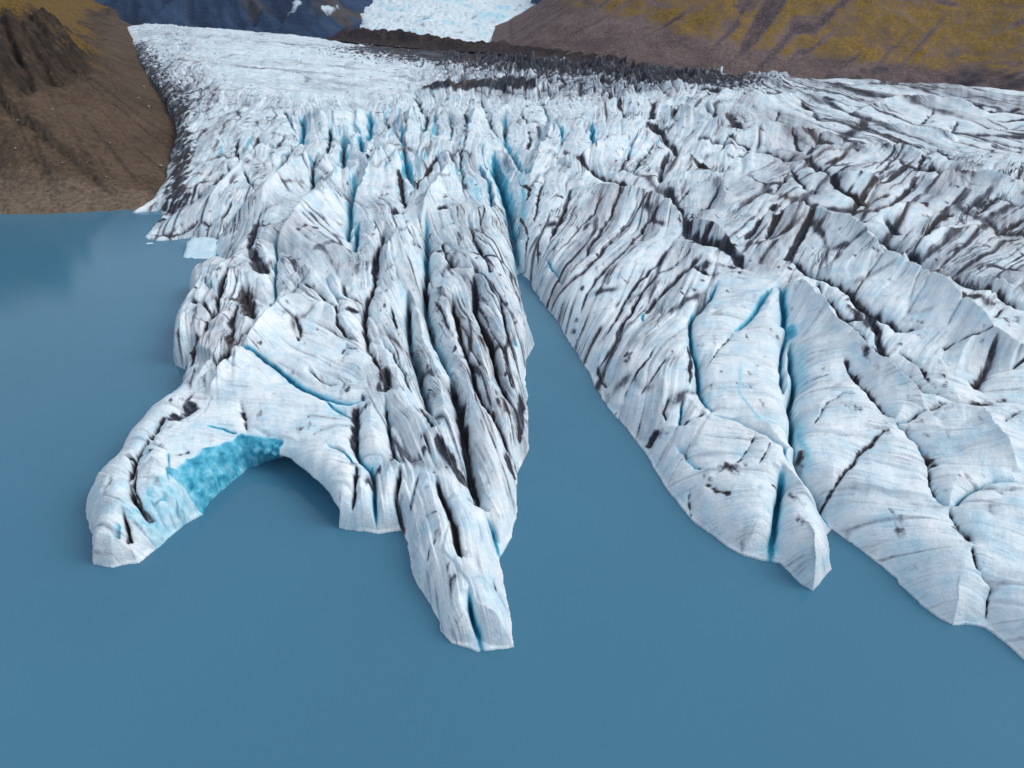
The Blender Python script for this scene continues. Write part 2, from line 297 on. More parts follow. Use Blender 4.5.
onw = ((EI >= i0) & (EI < i1)).astype(f32)             # the calved inner face of the arch
DS = DS + onw * sstep(8, 2, D) * (1.9 * fbm(X / 5.5, Y / 5.5, 201, 4) + 1.3 * np.abs(perlin(X / 2.6, Y / 2.6, 203)))
PROF = edge_profile(DS, EW, EL).astype(f32)
def blur(A, n, passes=2):
    for _ in range(passes):
        for ax in (0, 1):
            k_ = n if ax == 0 else n
            P_ = np.pad(A, [(k_ + 1, k_) if i == ax else (0, 0) for i in (0, 1)], mode='edge').astype(np.float64)
            cs = np.cumsum(P_, axis=ax)
            A = ((cs[2 * k_ + 1:] - cs[:-2 * k_ - 1]) if ax == 0 else (cs[:, 2 * k_ + 1:] - cs[:, :-2 * k_ - 1])) / (2 * k_ + 1)
    return A.astype(f32)
bm_ = sstep(1.2, 7.0, DS) * (.25 + .75 * sstep(2.2, 4.0, EW))
PROF = PROF * (1 - bm_) + blur(PROF, 12) * bm_          # no hard creases where two shores meet
Z = (zbase(Y) * PROF * roof(X, Y)).astype(f32)

dirt = np.zeros(X.shape, f32); blue = np.zeros(X.shape, f32); cut = np.zeros(X.shape, f32)
def stroke(depth, wpx, di, bl, pts):
    P, mpp = survey(pts, 0.45 * depth)
    q_ = np.mean(np.array(pts, float), 0)
    if q_[0] > 690 and q_[1] < 262: wpx *= 1.3; di = min(1.1, di * 1.15)          # broad silt bands of the upper right ice
    L = np.concatenate([[0], np.cumsum(np.hypot(*np.diff(P, axis=0).T))]); tot = L[-1] + 1e-6
    for i in range(len(P) - 1):
        a, b = P[i], P[i + 1]
        wm = wpx * 0.5 * (mpp[i] + mpp[i + 1]) * 0.62
        mp_ = 0.5 * (mpp[i] + mpp[i + 1]); R = max(wm * 9, mp_ * 40) + 1
        s = window(min(a[0], b[0]) - R, max(a[0], b[0]) + R, min(a[1], b[1]) - R, max(a[1], b[1]) + R)
        if s is None: continue
        dd, t = seg_dist(XW[s], YW[s], a, b)
        q = (L[i] + t * (L[i + 1] - L[i])) / tot
        tp = np.sqrt(np.clip(np.minimum(q, 1 - q) * 6, 0.05, 1))
        g = np.exp(-(dd / (wm * (0.45 + 0.55 * tp))) ** 2)
        if depth > 0:
            cut[s] = np.maximum(cut[s], depth * tp * (0.40 * g + 0.30 * np.exp(-dd / (3.0 * wm)) + 0.50 * np.exp(-dd / (13 * mp_))))
        if di > 0:
            dirt[s] = np.maximum(dirt[s], di * tp * np.exp(-(dd / (wm * .95)) ** 2) + 0.5 * di * tp * np.exp(-dd / (wm * 3.2)))
        if bl > 0:
            blue[s] = np.maximum(blue[s], bl * tp * np.exp(-(dd / (wm * 1.05)) ** 2) + .22 * bl * tp * np.exp(-dd / (wm * 2.2)))
for v in V: stroke(*v)

# ridge crests: (height m, width px on the near side, width px on the far side, points from left to right)
CREST = [
 (6.5,32,7,[(575,186),(600,181),(640,190),(675,203),(715,222),(748,243)]),
 (6,28,7,[(755,283),(780,277),(803,277),(815,288),(832,312),(868,345),(900,366),(938,394)]),
 (4,26,8,[(936,403),(965,402),(985,408),(1002,430),(1026,452)]),
 (8,32,8,[(745,207),(790,204),(820,206),(850,218),(866,229),(880,247),(905,259),(933,274),(968,300),(998,322),(1024,334),(1070,352)]),
 (7,18,7,[(585,104),(620,96),(660,98),(690,105),(715,118),(736,133)]),
 (5,16,6,[(735,128),(775,122),(820,125),(850,131)]),(6,18,7,[(560,154),(600,141),(640,131),(657,124)]),
 (6,16,6,[(655,156),(690,146),(705,151),(718,170),(728,192)]),(5,18,6,[(800,152),(850,141),(900,140),(938,151)]),
 (5,18,6,[(928,178),(960,166),(1000,170),(1028,180)]),(5,14,6,[(850,106),(900,96),(950,97),(992,106)]),(4,12,6,[(738,96),(800,92),(842,100)]),
 (5,18,6,[(926,219),(950,202),(976,194)]),(4,18,6,[(872,210),(905,200),(930,198)]),(5,14,6,[(870,118),(920,126),(960,132)]),(5,14,6,[(640,84),(700,84),(745,90)]),
 (4,16,6,[(820,165),(850,172),(880,172)]),(5,18,6,[(905,240),(950,228),(1000,224)]),(5,20,7,[(925,262),(970,262),(1024,276)]),
 (6,22,8,[(272,228),(290,212),(303,197),(330,188),(354,184)]),(6,18,7,[(230,207),(263,185),(285,163),(303,150),(322,142)]),
 (5,16,7,[(203,187),(235,166),(253,147),(264,138)]),(4,14,6,[(178,196),(200,178),(222,160)]),(5,26,6,[(204,378),(230,350),(255,322),(290,291),(306,286)]),
 (2.2,9,7,[(146,452),(160,462),(176,470)]),(1.8,9,7,[(150,470),(166,488),(180,505)]),
 (4,18,7,[(298,258),(320,268),(346,273)]),(3.5,16,7,[(303,312),(325,300),(345,316)]),(5,10,26,[(283,109),(320,111),(350,109),(377,107)]),
 (6,14,8,[(343,202),(360,176),(375,153),(390,131)]),(5,14,8,[(418,207),(430,186),(446,163),(456,158)]),(5,12,8,[(318,190),(330,172),(340,160)]),
 (5,14,8,[(455,150),(470,118),(478,100)]),(5,12,8,[(393,155),(406,124),(414,104)]),(4,10,8,[(425,130),(440,112),(450,104)]),
 (5,14,8,[(530,165),(545,135),(560,112)]),(4,12,8,[(500,105),(515,98),(535,96)]),(5,14,8,[(382,250),(400,226),(415,212)]),
]
crest = np.zeros(X.shape, f32)
for (hgt, wf, wb, pts) in CREST:
    P, mp = survey(pts, -0.8 * hgt)
    L = np.concatenate([[0], np.cumsum(np.hypot(*np.diff(P, axis=0).T))]); tot = L[-1]
    best_d = {}
    cur = np.zeros(X.shape, f32)
    for i in range(len(P) - 1):
        a, b = P[i], P[i + 1]; m_ = .5 * (mp[i] + mp[i + 1]); R = 3.2 * max(wf, wb) * m_
        s = window(min(a[0], b[0]) - R, max(a[0], b[0]) + R, min(a[1], b[1]) - R, max(a[1], b[1]) + R)
        if s is None: continue
        dd, t = seg_dist(XW[s], YW[s], a, b)
        sd_ = (b[0] - a[0]) * (YW[s] - a[1]) - (b[1] - a[1]) * (XW[s] - a[0])
        wd_ = np.where(sd_ > 0, wb, wf) * m_ * .8
        q = (L[i] + t * (L[i + 1] - L[i])) / tot
        tp = np.sqrt(np.clip(np.minimum(q, 1 - q) * 5, 0.0, 1))
        cur[s] = np.maximum(cur[s], 1.15 * hgt * tp * np.exp(-dd / wd_))
    crest = np.maximum(crest, cur) + .25 * np.minimum(crest, cur)
wallb = onw * ((EI >= i0 + 2) * .55 + .45) * sstep(4.3, 3.3, D * 1.8 / np.maximum(EW, 1.6) + .9 * fbm(X / 4, Y / 4, 205, 3))
blue = np.maximum(blue, wallb * (.68 + .6 * fbm((X + Y) / 4, Z / 1.3 + X / 9, 207, 4)))
for (w_, di, bl, pts) in PATCH: stroke(0, w_ * 1.2, di, bl, pts)

# ------------------------------------------------------------------ foliation: tilted layers of the ice, per region
# (centre px, py, rx, ry, direction on the picture, spacing px, elongation, relief m, dirt, coverage)
REG = [   # last value: share of tilted blocks in the relief
 (205,205,75,50,(-10,9),14,5,1.9,.85,.15,.9),
 (300,225,55,50,(10,7),15,7,1.3,.8,.1,.6),
 (300,330,60,50,(10,6),16,5,1.2,.6,.0,.8),
 (215,320,35,55,(4,-10),12,4,2.2,.85,.15,.8),
 (400,260,55,55,(5,10),17,7,1.9,.8,.1,.6),
 (430,370,50,80,(6,10),17,9,1.7,.8,.1,.3),
 (490,320,40,110,(6,10),14,9,1.8,1.0,.25,.3),
 (270,420,90,50,(10,1),12,5,.55,.4,-.2,1),
 (140,490,60,60,(10,2),9,5,.8,.4,-.15,1),
 (440,560,70,90,(3,10),15,5,.9,.45,-.1,.8),
 (600,270,80,90,(-8,10),20,9,1.1,.95,.1,.4),
 (660,380,55,60,(-7,10),20,7,.9,.7,.0,.6),
 (745,370,50,70,(10,1.5),8,6,.45,.42,-.1,1),
 (710,490,70,60,(10,1.6),8,7,.5,.42,-.1,1),
 (900,500,140,110,(10,1.8),10,7,.6,.42,-.05,1),
 (830,400,50,70,(10,.6),9,6,.55,.42,-.1,1),
 (910,310,130,45,(-8,10),24,6,.9,.5,-.05,.8),
 (800,230,70,35,(-9,10),24,6,.9,.9,.2,1.2),
 (900,190,150,50,(-9,7),28,5,1.05,1.0,.28,1.5),
 (980,250,90,35,(-9,6),22,4,1.1,1.05,.45,1.4),
 (920,120,160,35,(10,3),20,3.5,1.2,1.0,.3,1.4),
 (680,140,90,45,(-6,10),20,4,2.3,.85,.05,.9),
 (560,140,60,50,(-3,10),14,6,2.3,.7,.05,.6),
 (440,140,90,50,(1,10),14,6,2.5,.65,.05,.6),
 (330,140,60,40,(3,10),13,5,2.6,.65,.05,.7),
 (240,120,60,35,(-6,6),11,3,2.2,.75,.15,.9),
 (300,66,150,30,(10,.8),7,3,.9,.5,.0,1.2),
 (185,85,50,38,(-5,6),9,2.5,2.2,.9,.4,1),
 (560,72,150,24,(3,8),10,1.5,4.4,1.0,.6,1),
]
def facets(u, v, seed):
    # cracked blocks: every cell is a plane with its own tilt; returns height and distance to the nearest joint
    u = u + .25 * perlin(u * .9, v * .9, seed); v = v + .25 * perlin(u * .9 + 7, v * .9, seed + 2)
    iu, iv = np.floor(u), np.floor(v)
    d1 = np.full(u.shape, 9, f32); d2 = np.full(u.shape, 9, f32); h = np.zeros(u.shape, f32)
    def hsh(a, b, q):
        i = _perm[_perm[(a.astype(np.int32) + q * 13) & 255] + ((b.astype(np.int32) + q * 29) & 255)]
        return _perm[i + q * 7 & 255].astype(f32) / 255
    for a in (-1, 0, 1):
        for b in (-1, 0, 1):
            cu, cv = iu + a, iv + b
            pu, pv = cu + .15 + .7 * hsh(cu, cv, seed % 17 + 1), cv + .15 + .7 * hsh(cu, cv, seed % 17 + 2)
            du, dv = u - pu, v - pv
            dd = np.sqrt(du * du + dv * dv)
            hh = (hsh(cu, cv, seed % 17 + 3) - .5) * .7 + du * (hsh(cu, cv, seed % 17 + 4) - .5) * 2.2 + dv * (hsh(cu, cv, seed % 17 + 5) - .5) * 1.2
            m = dd < d1
            d2 = np.where(m, d1, np.minimum(d2, dd)); h = np.where(m, hh, h); d1 = np.where(m, dd, d1)
    e = d2 - d1
    return h * sstep(0, .10, e) - .25 * (1 - sstep(0, .14, e)), e
wsum = np.full(X.shape, 1e-9, f32); wts = []
for r in REG:
    w_ = np.exp(-((PX - r[0]) / r[2]) ** 2 - ((PYG - r[1]) / r[3]) ** 2)
    w_ = (w_ + 1e-6) ** 3.0
    wts.append(w_.astype(f32)); wsum += w_
best = np.zeros(X.shape, f32); FU = np.zeros(X.shape, f32); FV = np.zeros(X.shape, f32)
fin = np.zeros(X.shape, f32); lines = np.zeros(X.shape, f32); rel = np.zeros(X.shape, f32); cov = np.zeros(X.shape, f32)
mask_in = DS > -4
for k, r in enumerate(REG):
    w_ = wts[k] / wsum
    idx = np.nonzero((w_ > 0.03) & mask_in)
    if len(idx[0]) == 0: continue
    x, y = X[idx], Y[idx]
    x0, y0, t0 = on_base(r[0], r[1]); x1, y1, _ = on_base(r[0] + r[4][0], r[1] + r[4][1])
    tx, ty = x1 - x0, y1 - y0; n_ = math.hypot(tx, ty); tx /= n_; ty /= n_
    # spacing measured across the layers on the picture
    ax, ay, _ = on_base(r[0] - r[4][1] * .1, r[1] + r[4][0] * .1)
    pxl = math.hypot(r[4][0], r[4][1]) * .1
    sp = abs((ax - x0) * -ty + (ay - y0) * tx) / pxl * r[5]
    wob = fbm(x / (sp * 9), y / (sp * 9), 40 + k, 2)
    u = (x * -ty + y * tx) / sp + 1.0 * wob
    v = (x * tx + y * ty) / (sp * r[6] * 1.3)
    def ledges(uu, vv, seed):
        uu = uu + .45 * perlin(uu * .4, vv * .45, seed) + .10 * perlin(uu * 1.3, vv * 2.6, seed + 1)
        ce = np.floor(uu); f = uu - ce
        on = sstep(-.15, .35, perlin(vv * .9 + ce * 3.7, ce * 1.31 + .5, seed + 2) + .5 * perlin(vv * 2.6, ce * 2.7 + .3, seed + 3) + r[9])
        pr = np.where(f < .84, (f / .84) ** .8, (1 - f) / .16)
        fc = np.minimum(f, 1 - f * .0) ; dl = np.where(f > .5, 1 - f, f * 1.0)
        return pr * (.25 + .75 * on), np.exp(-(dl / .13) ** 2) * on, on
    h1, l1, o1 = ledges(u, v, 50 + k * 9)
    h2, l2, o2 = ledges(u * 2.7 + 3.3, v * 1.9 + 1.2, 54 + k * 9)
    n0 = perlin(u * .5, v * .5, 80 + k)
    fh, fe = facets(u * .42, v * .95, 300 + k)
    n3 = perlin(u * 5.7 + 1.7, v * 2.4 + 4.2, 120 + k)
    h = 1.45 * r[7] * (.75 * (h1 - .4) + .20 * (h2 - .4) + .42 * n0 + .05 * n3 + (r[10] if len(r) > 10 else 1.0) * fh)
    h = h * (.5 + .85 * sstep(-.35, .35, fbm(x / (sp * 7), y / (sp * 7), 390 + k, 2)))
    le = np.exp(-(fe / .055) ** 2)
    gate = sstep(-.3 - r[9], .35 - r[9], fbm(x / (sp * 3.2), y / (sp * 3.2), 140 + k, 3) * 1.6)
    gate2 = sstep(-.15 - r[9], .5 - r[9], fbm(x / (sp * 2.1), y / (sp * 2.1), 170 + k, 3) * 1.6)
    ln = .9 * l1 * (.2 + .8 * gate) + .75 * l2 * gate2 + .9 * le * sstep(-.2, .3, perlin(u * .8, v * 1.1, 330 + k) + r[9])
    film = sstep(.0, .55, fbm(u * .6, v * .45, 360 + k, 4) * 1.5 + r[9] * .8 - .05)
    ln = np.maximum(ln * 1.15, .48 * film)
    ww = w_[idx]
    fin[idx] += ww * h
    lines[idx] += ww * r[8] * np.minimum(ln, 1.1)
    cov[idx] += 1.35 * ww * r[8] * (.3 + .7 * gate2)
    bt = best[idx]; m = ww > bt
    fu = FU[idx]; fv = FV[idx]
    fu[m] = u[m]; fv[m] = v[m]; bt[m] = ww[m]
    FU[idx] = fu; FV[idx] = fv; best[idx] = bt

mpp = T / F
inn = sstep(0, 1, PROF)
fine = fbm(X / (mpp * 14), Y / (mpp * 14), 5, 3) * mpp * .8
broad = fbm(X / 26, Y / 26, 3, 3) * 2.2
Z = Z + inn * (fin + crest * sstep(0, 6, DS) - .22 * 5 * sstep(0, 20, DS) + broad * sstep(0, 14, DS) + fine)
Z = Z - np.minimum(cut, 0.86 * np.maximum(Z, 0))
Z = np.where(IN, np.maximum(Z, 0.35 + 0.5 * np.minimum(D, 1.2)), -1.2 - 0.8 * D)

# the rim of the arch overhangs: its foot is set back under the ice
cxx, cyy = on_z(268, 535, 0)
rx_, ry_ = X - cxx, Y - cyy; rl = np.hypot(rx_, ry_) + 1e-3
push = EU * np.clip((5.0 - Z) / 5.0, 0, 1.6) * sstep(9, 3, np.abs(DS))
XO = X + rx_ / rl * push; YO = Y + ry_ / rl * push

# dirt: surveyed stains broken into streaks along the layers, plus thin bands
streak = fbm(FU * 2.2, FV * 1.2, 9, 4)
grain = fbm(X / (mpp * 7), Y / (mpp * 7), 31, 3)
dirt = np.clip(dirt, 0, 1.2)
dd1 = sstep(.16, 1.0, dirt + .75 * dirt ** .5 * (streak * 1.4 + grain * .8))
dirtf = np.maximum(dd1, np.clip(lines * (0.85 + .5 * grain), 0, 1))
# ice margin along the valley side and the seracs under the moraine are debris covered
def along(pts, radius):
    P = np.array([on_base(*p)[:2] for p in pts]); d = np.full(X.shape, 999, f32)
    for i in range(len(P) - 1):
        dd, _ = seg_dist(X, Y, P[i], P[i + 1]); d = np.minimum(d, dd)
    return np.exp(-(d / radius) ** 2)
blot = fbm(X / 9, Y / 14, 61, 4)
blot2 = fbm(X / 3.2, Y / 6, 62, 4)
m1 = along([(128,38),(138,60),(152,82),(168,105)], 26) ; m1b = along([(168,105),(178,125),(178,140),(170,160),(164,182)], 10)
dirtf = np.maximum(dirtf, sstep(.35, .8, np.maximum(m1 * .85, m1b * .8) + .55 * blot + .8 * blot2))
m2 = along([(395,46),(450,54),(520,60),(580,66),(640,70),(690,76)], 66)
dirtf = np.maximum(dirtf, sstep(.22, .6, m2 * .95 + .5 * blot + .7 * blot2))
m3 = along([(440,90),(470,88),(500,88),(520,90)], 15)
dirtf = np.maximum(dirtf, sstep(.3, .55, m3 + .3 * blot)); Z = Z + 8 * m3
m4 = along([(560,52),(620,60),(680,70),(735,74)], 22)
dirtf = np.maximum(dirtf, sstep(.3, .7, m4 + .4 * blot))
dirtf *= sstep(-.5, .5, DS) * (1 - .85 * np.clip(wallb, 0, 1)); cov = cov * (1 - .85 * np.clip(wallb, 0, 1))
bluef = np.clip(blue + .0 * grain, 0, 1.2) * (1 - .7 * dirtf * (blue < .9))
# clean bluish ice on steep crack flanks high on the glacier
zy, zx = np.gradient(Z)
gx_ = X[:, 2:] - X[:, :-2]
slope_x = np.zeros_like(Z); slope_x[:, 1:-1] = (Z[:, 2:] - Z[:, :-2]) / np.maximum(gx_, 1e-3)
up = sstep(260, 150, PYG) * sstep(85, 110, PYG)
bluef = np.maximum(bluef, .7 * up * sstep(.9, 2.2, np.abs(slope_x)) * (1 - dirtf))

# ------------------------------------------------------------------ mesh building
def mesh_from(name, verts, quads, attrs, mat, parent=None, smooth=True):
    me = bpy.data.meshes.new(name)
    nv, nq = len(verts), len(quads)
    me.vertices.add(nv); me.vertices.foreach_set('co', np.ascontiguousarray(verts, f32).ravel())
    me.loops.add(nq * 4); me.loops.foreach_set('vertex_index', np.ascontiguousarray(quads, np.int32).ravel())
    me.polygons.add(nq)
    me.polygons.foreach_set('loop_start', np.arange(0, nq * 4, 4, dtype=np.int32))
    me.polygons.foreach_set('loop_total', np.full(nq, 4, np.int32))
    me.polygons.foreach_set('use_smooth', np.full(nq, smooth, bool))
    me.update(calc_edges=True)
    for k, a in attrs.items():
        at = me.attributes.new(k, 'FLOAT', 'POINT'); at.data.foreach_set('value', np.ascontiguousarray(a, f32))
    me.materials.append(mat)
    o = bpy.data.objects.new(name, me); C.objects.link(o)
    if parent: o.parent = parent
    return o

def grid_quads(nr, nc):
    i = np.arange(nr * nc).reshape(nr, nc)
    return np.stack([i[:-1, :-1], i[1:, :-1], i[1:, 1:], i[:-1, 1:]], -1).reshape(-1, 4)

def compact(q, *arrs):
    used = np.unique(q); lut = np.full(q.max() + 1, -1, np.int64); lut[used] = np.arange(len(used))
    return lut[q], used

# ------------------------------------------------------------------ materials
def mat_new(name):
    m = bpy.data.materials.new(name); m.use_nodes = True
    nt = m.node_tree; b = nt.nodes['Principled BSDF']
    return m, nt, b
class N:
    def __init__(s, nt): s.nt = nt
    def node(s, t, **kw):
        n = s.nt.nodes.new(t)
        for k, v in kw.items():
            if k in n.inputs.keys():
                n.inputs[k].default_value = v
            else: setattr(n, k, v)
        return n
    def link(s, a, b): s.nt.links.new(a, b)
    def attr(s, name): return s.node('ShaderNodeAttribute', attribute_name=name).outputs['Fac']
    def noise(s, vec, scale, detail=4, rough=.5, dist=0):
        n = s.node('ShaderNodeTexNoise'); n.inputs['Scale'].default_value = scale; n.inputs['Detail'].default_value = detail
        n.inputs['Roughness'].default_value = rough; n.inputs['Distortion'].default_value = dist
        if vec is not None: s.link(vec, n.inputs['Vector'])
        return n.outputs['Fac']
    def ramp(s, fac, stops):
        r = s.node('ShaderNodeValToRGB'); e = r.color_ramp.elements
        while len(e) < len(stops): e.new(0.5)
        for el, (p, c) in zip(e, stops):
            el.position = p; el.color = (*c, 1) if len(c) == 3 else c
        s.link(fac, r.inputs['Fac']); return r.outputs['Color']
    def mix(s, fac, a, b, blend='MIX'):
        n = s.node('ShaderNodeMix', data_type='RGBA', blend_type=blend)
        for val, i in ((fac, 0), (a, 6), (b, 7)):
            if isinstance(val, (int, float)): n.inputs[i].default_value = val
            elif isinstance(val, tuple): n.inputs[i].default_value = (*val, 1)
            else: s.link(val, n.inputs[i])
        return n.outputs[2]
    def math(s, op, a, b=None, clamp=False):
        n = s.node('ShaderNodeMath', operation=op, use_clamp=clamp)
        for val, i in ((a, 0), (b, 1)):
            if val is None: continue
            if isinstance(val, (int, float)): n.inputs[i].default_value = val
            else: s.link(val, n.inputs[i])
        return n.outputs[0]
    def mapr(s, x, a, b, c, d):
        n = s.node('ShaderNodeMapRange'); s.link(x, n.inputs[0])
        for i, v in enumerate((a, b, c, d)): n.inputs[i + 1].default_value = v
        return n.outputs[0]
    def vec(s, x, y, z=0.0):
        n = s.node('ShaderNodeCombineXYZ')
        for i, v in enumerate((x, y, z)):
            if isinstance(v, (int, float)): n.inputs[i].default_value = v
            else: s.link(v, n.inputs[i])
        return n.outputs[0]
    def pos(s): return s.node('ShaderNodeNewGeometry').outputs['Position']
    def bump(s, h, strength, dist, normal=None):
        n = s.node('ShaderNodeBump'); n.inputs['Strength'].default_value = strength; n.inputs['Distance'].default_value = dist
        s.link(h, n.inputs['Height'])
        if normal is not None: s.link(normal, n.inputs['Normal'])
        return n.outputs[0]

def ice_material():
    m, nt, b = mat_new('glacier_ice'); n = N(nt)
    p = n.pos(); fu, fv = n.attr('fu'), n.attr('fv'); dirt_, blue_ = n.attr('dirt'), n.attr('blue')
    lay = n.noise(n.vec(n.math('MULTIPLY', fu, 4.0), n.math('MULTIPLY', fv, 1.4)), 1.0, 5, .62)
    lay2 = n.noise(n.vec(n.math('MULTIPLY', fu, 9.0), n.math('MULTIPLY', fv, 1.6), 4.0), 1.0, 4, .6)
    clump = n.noise(p, .16, 5, .6); gr = n.noise(p, 1.7, 5, .65)
    col = n.ramp(clump, [(.34, (.55, .75, .84)), (.5, (.75, .84, .88)), (.68, (.88, .91, .92))])
    # thin grey and bluish layers
    col = n.mix(n.mapr(lay, .52, .72, 0, .38), col, (.42, .47, .55))
    col = n.mix(n.mapr(lay2, .56, .7, 0, .30), col, (.36, .38, .44))
    col = n.mix(n.mapr(lay2, .30, .42, .35, 0), col, (.90, .93, .95))
    g9 = n.noise(p, 4.5, 3, .6); gg = n.noise(p, .75, 6, .7)
    col = n.mix(n.mapr(g9, .55, .75, 0, .35), col, (.45, .50, .56))
    col = n.mix(n.mapr(gg, .54, .68, 0, .32), col, (.47, .56, .64))
    col = n.mix(n.mapr(gg, .46, .34, 0, .5), col, (.90, .93, .93))
    # blue ice
    bl = n.math('ADD', blue_, n.math('MULTIPLY', n.math('SUBTRACT', n.noise(p, .6, 5, .6), .5), n.math('MULTIPLY', blue_, 1.3)), True)
    bcol = n.ramp(bl, [(0, (.62, .80, .88)), (.3, (.36, .70, .83)), (.65, (.08, .44, .60)), (1, (.012, .20, .33))])
    col = n.mix(n.mapr(bl, .02, .45, 0, 1), col, bcol)
    # rock dust and silt
    cov = n.attr('cov')
    st = n.noise(n.vec(n.math('MULTIPLY', fu, 2.6), n.math('MULTIPLY', fv, 1.1), 9.0), 1.0, 6, .62, .4)
    st2 = n.noise(n.vec(n.math('MULTIPLY', fu, 7.0), n.math('MULTIPLY', fv, 2.2), 19.0), 1.0, 5, .62, .3)
    thin = n.mapr(n.math('ABSOLUTE', n.math('SUBTRACT', st, .5)), .004, .028, .8, 0)
    thin2 = n.mapr(n.math('ABSOLUTE', n.math('SUBTRACT', st2, .5)), .004, .03, .55, 0)
    gsel = n.mapr(n.noise(n.vec(fu, fv, 3.0), .9, 3, .5), .42, .6, 0, 1)
    sd_ = n.math('MULTIPLY', cov, n.math('MAXIMUM', n.math('MULTIPLY', n.math('MAXIMUM', thin, thin2), gsel), n.math('MAXIMUM', n.mapr(st, .60, .74, 0, .3), n.mapr(st2, .60, .72, 0, .25))))
    dirt_ = n.math('MAXIMUM', dirt_, sd_)
    dn = n.math('ADD', dirt_, n.math('MULTIPLY', n.math('SUBTRACT', gr, .5), n.math('MULTIPLY', dirt_, 1.0)), True)
    dn = n.math('ADD', dn, n.math('MULTIPLY', n.math('SUBTRACT', lay, .5), n.math('MULTIPLY', dirt_, 2.0)), True)
    br = n.noise(p, .035, 3, .5)
    dark = n.mix(n.mapr(br, .48, .66, 0, 1), (.022, .024, .034), (.040, .031, .031))
    mid = n.mix(n.mapr(br, .48, .66, 0, 1), (.22, .245, .30), (.26, .25, .275))
    dcol = n.mix(n.mapr(dn, .35, .95, 0, 1), mid, dark)
    col = n.mix(n.mapr(dn, .04, .62, 0, 1), col, dcol)
    n.link(col, b.inputs['Base Color'])
    n.link(n.mapr(dn, .1, .7, .48, .85), b.inputs['Roughness'])
    b.inputs['Specular IOR Level'].default_value = .3
    b1 = n.bump(gr, .5, .3, n.bump(gg, .45, .6)); b2 = n.bump(lay2, .35, .2, b1); b3 = n.bump(lay, .3, .35, b2)
    n.link(b3, b.inputs['Normal'])
    return m
ICE = ice_material()

def empty(name, loc, label=None, cat=None, group=None, kind=None):
    o = bpy.data.objects.new(name, None); C.objects.link(o); o.location = loc
    o.empty_display_size = 5
    tag(o, label, cat, group, kind); return o
def tag(o, label=None, cat=None, group=None, kind=None):
    if label: o['label'] = label
    if cat: o['category'] = cat
    if group: o['group'] = group
    if kind: o['kind'] = kind
    return o

# ------------------------------------------------------------------ glacier: one thing, its lobes are its parts
glacier = empty('glacier', (0, 250, 0), 'broad white glacier streaked with black dirt, its cracked tongues running down into the lake', 'glacier')
ADDED = (0, 250, 0)
zone = np.zeros(X.shape, np.int8)
def poly_zone(idv, pts):
    zone[inside(PX, PYG, np.array(pts, float))] = idv
# 0 crevassed upper ice
poly_zone(1, [(-300,0),(440,0),(440,82),(330,102),(250,100),(190,100),(-300,100)])
poly_zone(2, [(390,0),(2000,0),(2000,60),(740,80),(690,92),(520,92),(440,90),(400,62)])
poly_zone(3, [(-300,262),(275,230),(353,190),(390,212),(466,203),(493,160),(506,192),(514,238),(521,278),(540,340),(540,560),(512,600),(520,700),(-300,700)])
poly_zone(4, [(521,276),(506,192),(530,176),(563,152),(645,189),(680,210),(690,240),(727,253),(752,272),(780,292),(785,332),(794,380),(794,458),(828,530),(832,700),(540,700),(536,330)])
poly_zone(5, [(752,272),(788,257),(818,275),(868,312),(893,325),(925,331),(1024,346),(1500,420),(1900,900),(832,900),(829,530),(794,458),(794,380),(785,332),(780,292)])
poly_zone(6, [(662,185),(745,205),(820,205),(866,226),(903,252),(930,272),(993,292),(1024,307),(1500,420),(1024,346),(925,331),(893,325),(868,312),(818,275),(788,257),(752,272),(727,253),(690,240),(680,210)])
poly_zone(7, [(60,370),(203,378),(206,424),(237,434),(262,452),(284,466),(240,600),(60,600)])
poly_zone(8, [(404,545),(398,512),(410,470),(437,478),(466,475),(479,506),(490,520),(500,558),(530,600),(530,680),(400,680)])
poly_zone(9, [(775,474),(787,474),(793,458),(828,530),(845,560),(830,600),(800,600),(771,566)])
ZN = {0: ('crevassed_ice', None), 1: ('ice_plateau', 'smooth pale upper ice with faint dirt dashes'), 2: ('debris_covered_ice', 'black debris covered seracs below the moraine'),
      3: ('ice_tongue', 'finned ice tongue with deep dark fissures'), 4: ('ice_tongue', 'striped ice tongue with a turquoise cracked slab'),
      5: ('ice_tongue', 'smooth white ice tongue crossed by branching cracks'), 6: ('ice_ridge', None), 7: ('ice_arch', 'curved ice arm with a turquoise inner wall'),
      8: ('ice_spur', 'pointed spur split at its tip by a blue slot'), 9: ('ice_slab', 'slab parted from its tongue by a bright blue slot')}
quads = grid_quads(NR, NC)
zf, Zf = zone.ravel(), Z.ravel()
qz = zf[quads[:, 0]]; keep = Zf[quads].max(1) > -2.5
vall = np.stack([XO.ravel(), YO.ravel(), Zf], 1) - np.array(ADDED, f32)
at_all = {'dirt': dirtf.ravel(), 'blue': bluef.ravel(), 'fu': FU.ravel(), 'fv': FV.ravel(), 'cov': cov.ravel()}
for k, (nm, lb) in ZN.items():
    q = quads[keep & (qz == k)]
    if len(q) == 0: continue
    q2, used = compact(q)
    o = mesh_from(nm, vall[used], q2, {a: v[used] for a, v in at_all.items()}, ICE, glacier)
    if lb: o['label'] = lb

